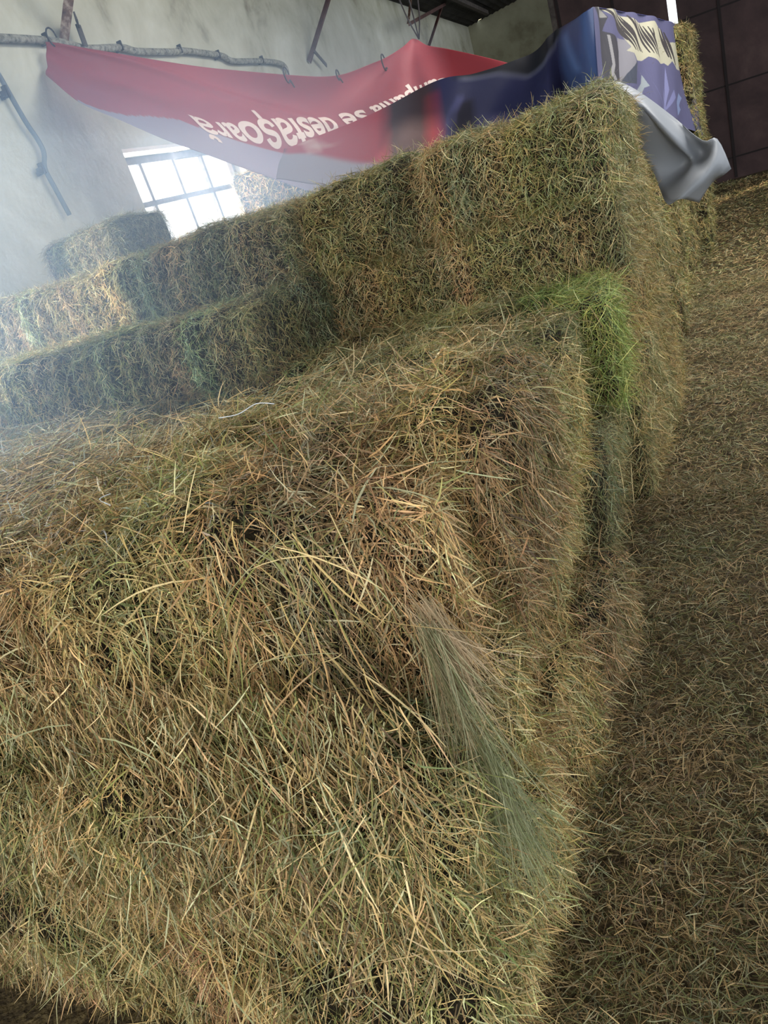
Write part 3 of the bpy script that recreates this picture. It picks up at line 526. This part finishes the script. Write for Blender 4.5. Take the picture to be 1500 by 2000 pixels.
put(short[0], 3.05, 2.9, LV[4] + .27, 84, 'lone hay bale lying on top of the left rows against the white wall', 'single bale on the left rows', (.55, .62, .66), (.95, .85, .72))
# --- tall block of short bales: fourth and fifth layer over the step, five layers on the floor side
for j, v in enumerate((.25, .92)):
    for k in (3, 4):
        lab = '%s short bale of the tall two-layer block, %s half' % ('upper' if k == 4 else 'lower', ('floor-side', 'wall-side')[j])
        o = put(short[(j + k) % 3], 2.66 + (.06 if k == 3 else 0), v, LV[k], 90 + r_(2), lab, 'hay bales of the tall block face', ((1.02, 1.04, .92), (1.03, .98, .9))[j], (1, 1.02, (.9, .88)[j] if k == 3 else (.93, .86)[j]), (r_(1), r_(1)))
for k in range(5):
    for c, u in enumerate((2.66, 3.14, 3.60)):
        if c == 0 and k > 2: continue
        lab = 'hay bale of the tall block side along the floor, %s behind the face, %s layer' % (('first', 'second', 'third')[c], LAY[k])
        put(short[(c + k) % 3], u, .30 + r_(.02) - (0 if k > 2 else .02), LV[k], 90 + r_(3), lab, 'hay bales on the side of the tall block', (1.05, 1.0, .85), (1, 1, .98 if k < 3 else .9 if k == 3 else .82), (r_(1), r_(1)))
# --- long far stack under the tarp, six bales high, long sides to the floor
for c in range(6):
    for k in range(6):
        if k == 5 and c < 2: continue
        lab = '%s-layer bale of the long far stack, %s along from the tall block' % (LAY[k], ('first', 'second', 'third', 'fourth', 'fifth', 'sixth', 'seventh')[c])
        put(fars[(c + 2 * k) % 3], 4.62 + c * .93, (.14 if c > 3 else .34 if k > 2 else .22) + r_(.02), k * (.334 if c < 4 else .35), r_(2), lab, 'hay bales of the long far stack', (1.0, .98, .85), (1, 1, .97), (r_(.7), 0))
# --- sunlit bales against the wall past the window
for j, (u, v) in enumerate(((6.0, 3.25), (6.6, 3.3), (6.1, 2.3))):
    for k in range(6):
        lab = 'sunlit golden hay bale stacked beyond the window, %s pile, %s layer' % (('nearest', 'farther', 'inner')[j], LAY[k])
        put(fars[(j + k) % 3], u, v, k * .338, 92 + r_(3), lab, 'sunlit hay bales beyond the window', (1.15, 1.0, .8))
# --- grass tuft hanging from the near corner, part of that bale
def tuft(name, parent, base, n, length, spread, dirn, cols_, rng, wd=.0012, heads=True):
    base = np.array(base); dirn = np.array(dirn) / np.linalg.norm(dirn)
    p = base + rng.normal(0, 1, (n, 3)) * np.array([spread * .5, spread * .5, spread * .5]); nn = np.tile(np.array([[.6, -.75, .2]]), (n, 1)) + rng.normal(0, .2, (n, 3)); nn /= np.linalg.norm(nn, axis=1)[:, None]
    d = dirn + rng.normal(0, .11, (n, 3)); d /= np.linalg.norm(d, axis=1)[:, None]; ln = length * rng.uniform(.45, 1.1, n)
    col = np.array(cols_)[rng.integers(0, len(cols_), n)] * rng.uniform(.8, 1.1, (n, 1)); ch = [ribbons(p, nn, d, ln, np.full(n, wd), col, rng, droop=.22, seg=6, kink=.07)]
    if heads:   # fine awns along the lower half of every stalk
        V = ch[0][0].reshape(n, 7, 2, 3).mean(2); m = 9
        for s in range(m):
            t = rng.uniform(2.5, 5.9, n); i = t.astype(int); q = V[np.arange(n), i] * (1 - (t - i))[:, None] + V[np.arange(n), i + 1] * (t - i)[:, None]
            dd = V[np.arange(n), i + 1] - V[np.arange(n), i]; dd /= np.linalg.norm(dd, axis=1)[:, None]; dd = dd + rng.normal(0, .22, (n, 3)); dd /= np.linalg.norm(dd, axis=1)[:, None]
            ch.append(ribbons(q, nn, dd, rng.uniform(.015, .045, n), np.full(n, wd * .55), col * 1.08, rng, droop=.1, seg=2, kink=.1))
    me = fast_mesh(name, ch); o = bpy.data.objects.new(name, me); C.objects.link(o); bpy.context.view_layer.update(); o.parent = parent; o.matrix_parent_inverse = parent.matrix_basis.inverted(); return o
rg = np.random.default_rng(5)
G1 = [lin(c) for c in [(150, 152, 118), (176, 166, 130), (122, 130, 90), (180, 160, 126), (104, 100, 66)]]
t1 = tuft('seed_head_tuft', TUFT_BALE, S(.22, -.06, .97), 150, .40, .025, -SB * .06 + np.array([0, 0, -1]) + SA * .02, G1, rg)
t1['label'] = 'pale grey-green seed heads hanging from the bale end'
t2 = tuft('seed_head_tuft', TUFT_BALE, S(.23, -.085, .72), 190, .40, .032, -SB * .05 + np.array([0, 0, -1]) + SA * .03, [G1[0], G1[2], G1[2]], rg)
t2['label'] = 'greener lower wisps of the hanging grass'
t3 = tuft('seed_head_tuft', TUFT_BALE, S(.24, -.05, 1.0), 130, .26, .03, -SB * .12 + np.array([0, 0, -1]) + SA * .30, [lin((192, 170, 138)), lin((176, 152, 120)), lin((158, 142, 108))], rg)
t3['label'] = 'beige upper plume of the hanging grass'
# pale twine on top of the near bales
for nm, pts in (('twine', [S(.95, .60, 1.17), S(.93, .64, 1.185), S(.88, .67, 1.18), S(.86, .72, 1.185)]), ('twine', [S(.42, .72, 1.16), S(.45, .78, 1.165), S(.50, .80, 1.155)])):
    v, f = tube(pts, .0014, 5, 5); o = mesh_obj(nm, v, f, twinem, None, True); bpy.context.view_layer.update(); o.parent = TOP_BALE; o.matrix_parent_inverse = TOP_BALE.matrix_basis.inverted()
# --- loose hay: coarse blades strewn over the top of the near step
def strew(name, pts, nrm, n, ln, wd, seed, green, pale, label, lift=.25, droop=.1, zmin=None, seg=3, tint=1.0, kink=.18):
    rng = np.random.default_rng(seed); p = pts; d = rng.normal(size=(n, 3)); d = d - nrm * (d * nrm).sum(1)[:, None]; d /= np.linalg.norm(d, axis=1)[:, None]
    d = d + nrm * np.abs(rng.normal(0, lift, (n, 1))); d /= np.linalg.norm(d, axis=1)[:, None]; L_ = rng.uniform(0, 1, n) ** 1.5 * (ln[1] - ln[0]) + ln[0]; w_ = rng.uniform(0, 1, n) ** 1.4 * (wd[1] - wd[0]) + wd[0]
    return ribbons(p, nrm, d, L_, w_, palette(n, p, rng, seed, green, pale) * tint, rng, droop=droop, seg=seg, kink=kink)
rng = np.random.default_rng(77)
n = 15000; uu = .30 + rng.random(n) * 1.6; vv = rng.random(n) ** 1.0 * 3.0 + .05; hol = (uu > 1.42) & (vv > .88) & (vv < 1.85); uu = np.where(hol, uu - .7, uu); zt = np.interp(uu, [.3, .9, 1.5, 1.9], [1.10, 1.12, 1.07, 1.05]) + .02 * noise(np.stack([uu, vv, vv * 0], 1), 9, 3)
pp = C0 + uu[:, None] * SA + vv[:, None] * SB; pp[:, 2] = zt + rng.uniform(-.03, .02, n)
m = 9000; v2 = rng.random(m) * 1.5 - .05; z2 = .50 + .42 * rng.random(m); p2 = C0 + (np.interp(z2, [.5, .7, .92], [-.03, .02, .13]) + .015 * noise(np.stack([v2, z2, z2], 1), 14, 5) + rng.uniform(-.02, .03, m))[:, None] * SA + v2[:, None] * SB; p2[:, 2] = z2
nf = np.tile(-SA[None], (m, 1)); df = np.cross(nf, [0, 0, 1.]) * rng.normal(0, .6, (m, 1)) + np.array([0, 0, -1.]) + rng.normal(0, .25, (m, 3)); df /= np.linalg.norm(df, axis=1)[:, None]
q_ = 900; vq = rng.random(q_) * 1.3 - .12; zq = .35 + .85 * rng.random(q_); side_ = vq < -.02; uq = np.where(side_, .3 + 2.0 * rng.random(q_), np.interp(zq, [.35, .7, 1.1], [-.06, 0, .22])); vq = np.where(side_, -.10 + .02 * rng.random(q_), vq)
pq = C0 + uq[:, None] * SA + vq[:, None] * SB; pq[:, 2] = zq; nq = np.where(side_[:, None], -SB[None], -SA[None]) + 0.0; dq = rng.normal(0, .5, (q_, 3)) + np.array([0, 0, -1.]) * rng.uniform(.2, 1.4, (q_, 1)); dq -= nq * (dq * nq).sum(1)[:, None] * .8; dq /= np.linalg.norm(dq, axis=1)[:, None]
big = ribbons(pq, nq, dq, .10 + .16 * rng.random(q_) ** 2, rng.uniform(.0014, .0038, q_), PAL[np.array([0, 1, 8, 9, 5, 2])[rng.integers(0, 6, q_)]] * rng.uniform(.7, 1.15, (q_, 1)), rng, droop=.15, seg=5, kink=.1)
seam = ribbons(p2, nf, df, .04 + .10 * rng.random(m) ** 1.5, rng.uniform(.0012, .0036, m), palette(m, p2, rng, 12, .42, .6), rng, droop=.2, seg=3, kink=.28)
me = fast_mesh('loose_hay', [seam, big, strew('loose', pp, np.tile([[0, 0, 1.]], (n, 1)), n, (.04, .17), (.0016, .0046), 5, .25, .9, '', tint=1.15, lift=.22, droop=.18)])
o = bpy.data.objects.new('loose_hay', me); C.objects.link(o); tag(o, 'coarse loose straw strewn over the top of the near bales', 'loose hay', kind='stuff')
# --- chaff on the floor
def floor_hay(n, u0, u1, v0, v1, ln, wd, seed, pw=1.0, seg=2, zr=.02, tint=.9):
    rng = np.random.default_rng(seed); u = u0 + (u1 - u0) * rng.random(n) ** pw; v = v0 + (v1 - v0) * rng.random(n); p = C0 + u[:, None] * SA + v[:, None] * SB
    dens = noise(p * [1, 1, 0], 2.2, 8) * .5 + noise(p * [1, 1, 0], 7, 9) * .4 - (v < -1.3) * .5 * np.clip((-1.3 - v), 0, 1.5) ; k = (dens + rng.random(n) * 1.8 > .35) ; p = p[k]; n = len(p)
    mound = np.clip(.10 * np.exp(-np.abs(v[k] + .05) / .22), 0, .1) * np.clip(noise(p * [1, 1, 0], 6, 2) + .6, 0, 1)
    p[:, 2] = .004 + rng.random(n) * zr + mound * rng.random(n); return strew('f', p, np.tile([[0, 0, 1.]], (n, 1)), n, ln, wd, seed, .42, .35, '', lift=.3, droop=.12, seg=seg, tint=tint)
me = fast_mesh('floor_hay', [floor_hay(120000, -.4, 2.6, -1.6, .05, (.015, .075), (.0011, .003), 1, 1.0, 3, .04, .6), floor_hay(110000, 2.4, 6.5, -3.0, .0, (.02, .07), (.002, .0036), 2, 1.0, 2, .03, .85), floor_hay(90000, 6, 13, -4.5, 1.0, (.03, .08), (.004, .007), 3, tint=1.0)])  # chaff tinted darkest near the camera: shade put into its colour
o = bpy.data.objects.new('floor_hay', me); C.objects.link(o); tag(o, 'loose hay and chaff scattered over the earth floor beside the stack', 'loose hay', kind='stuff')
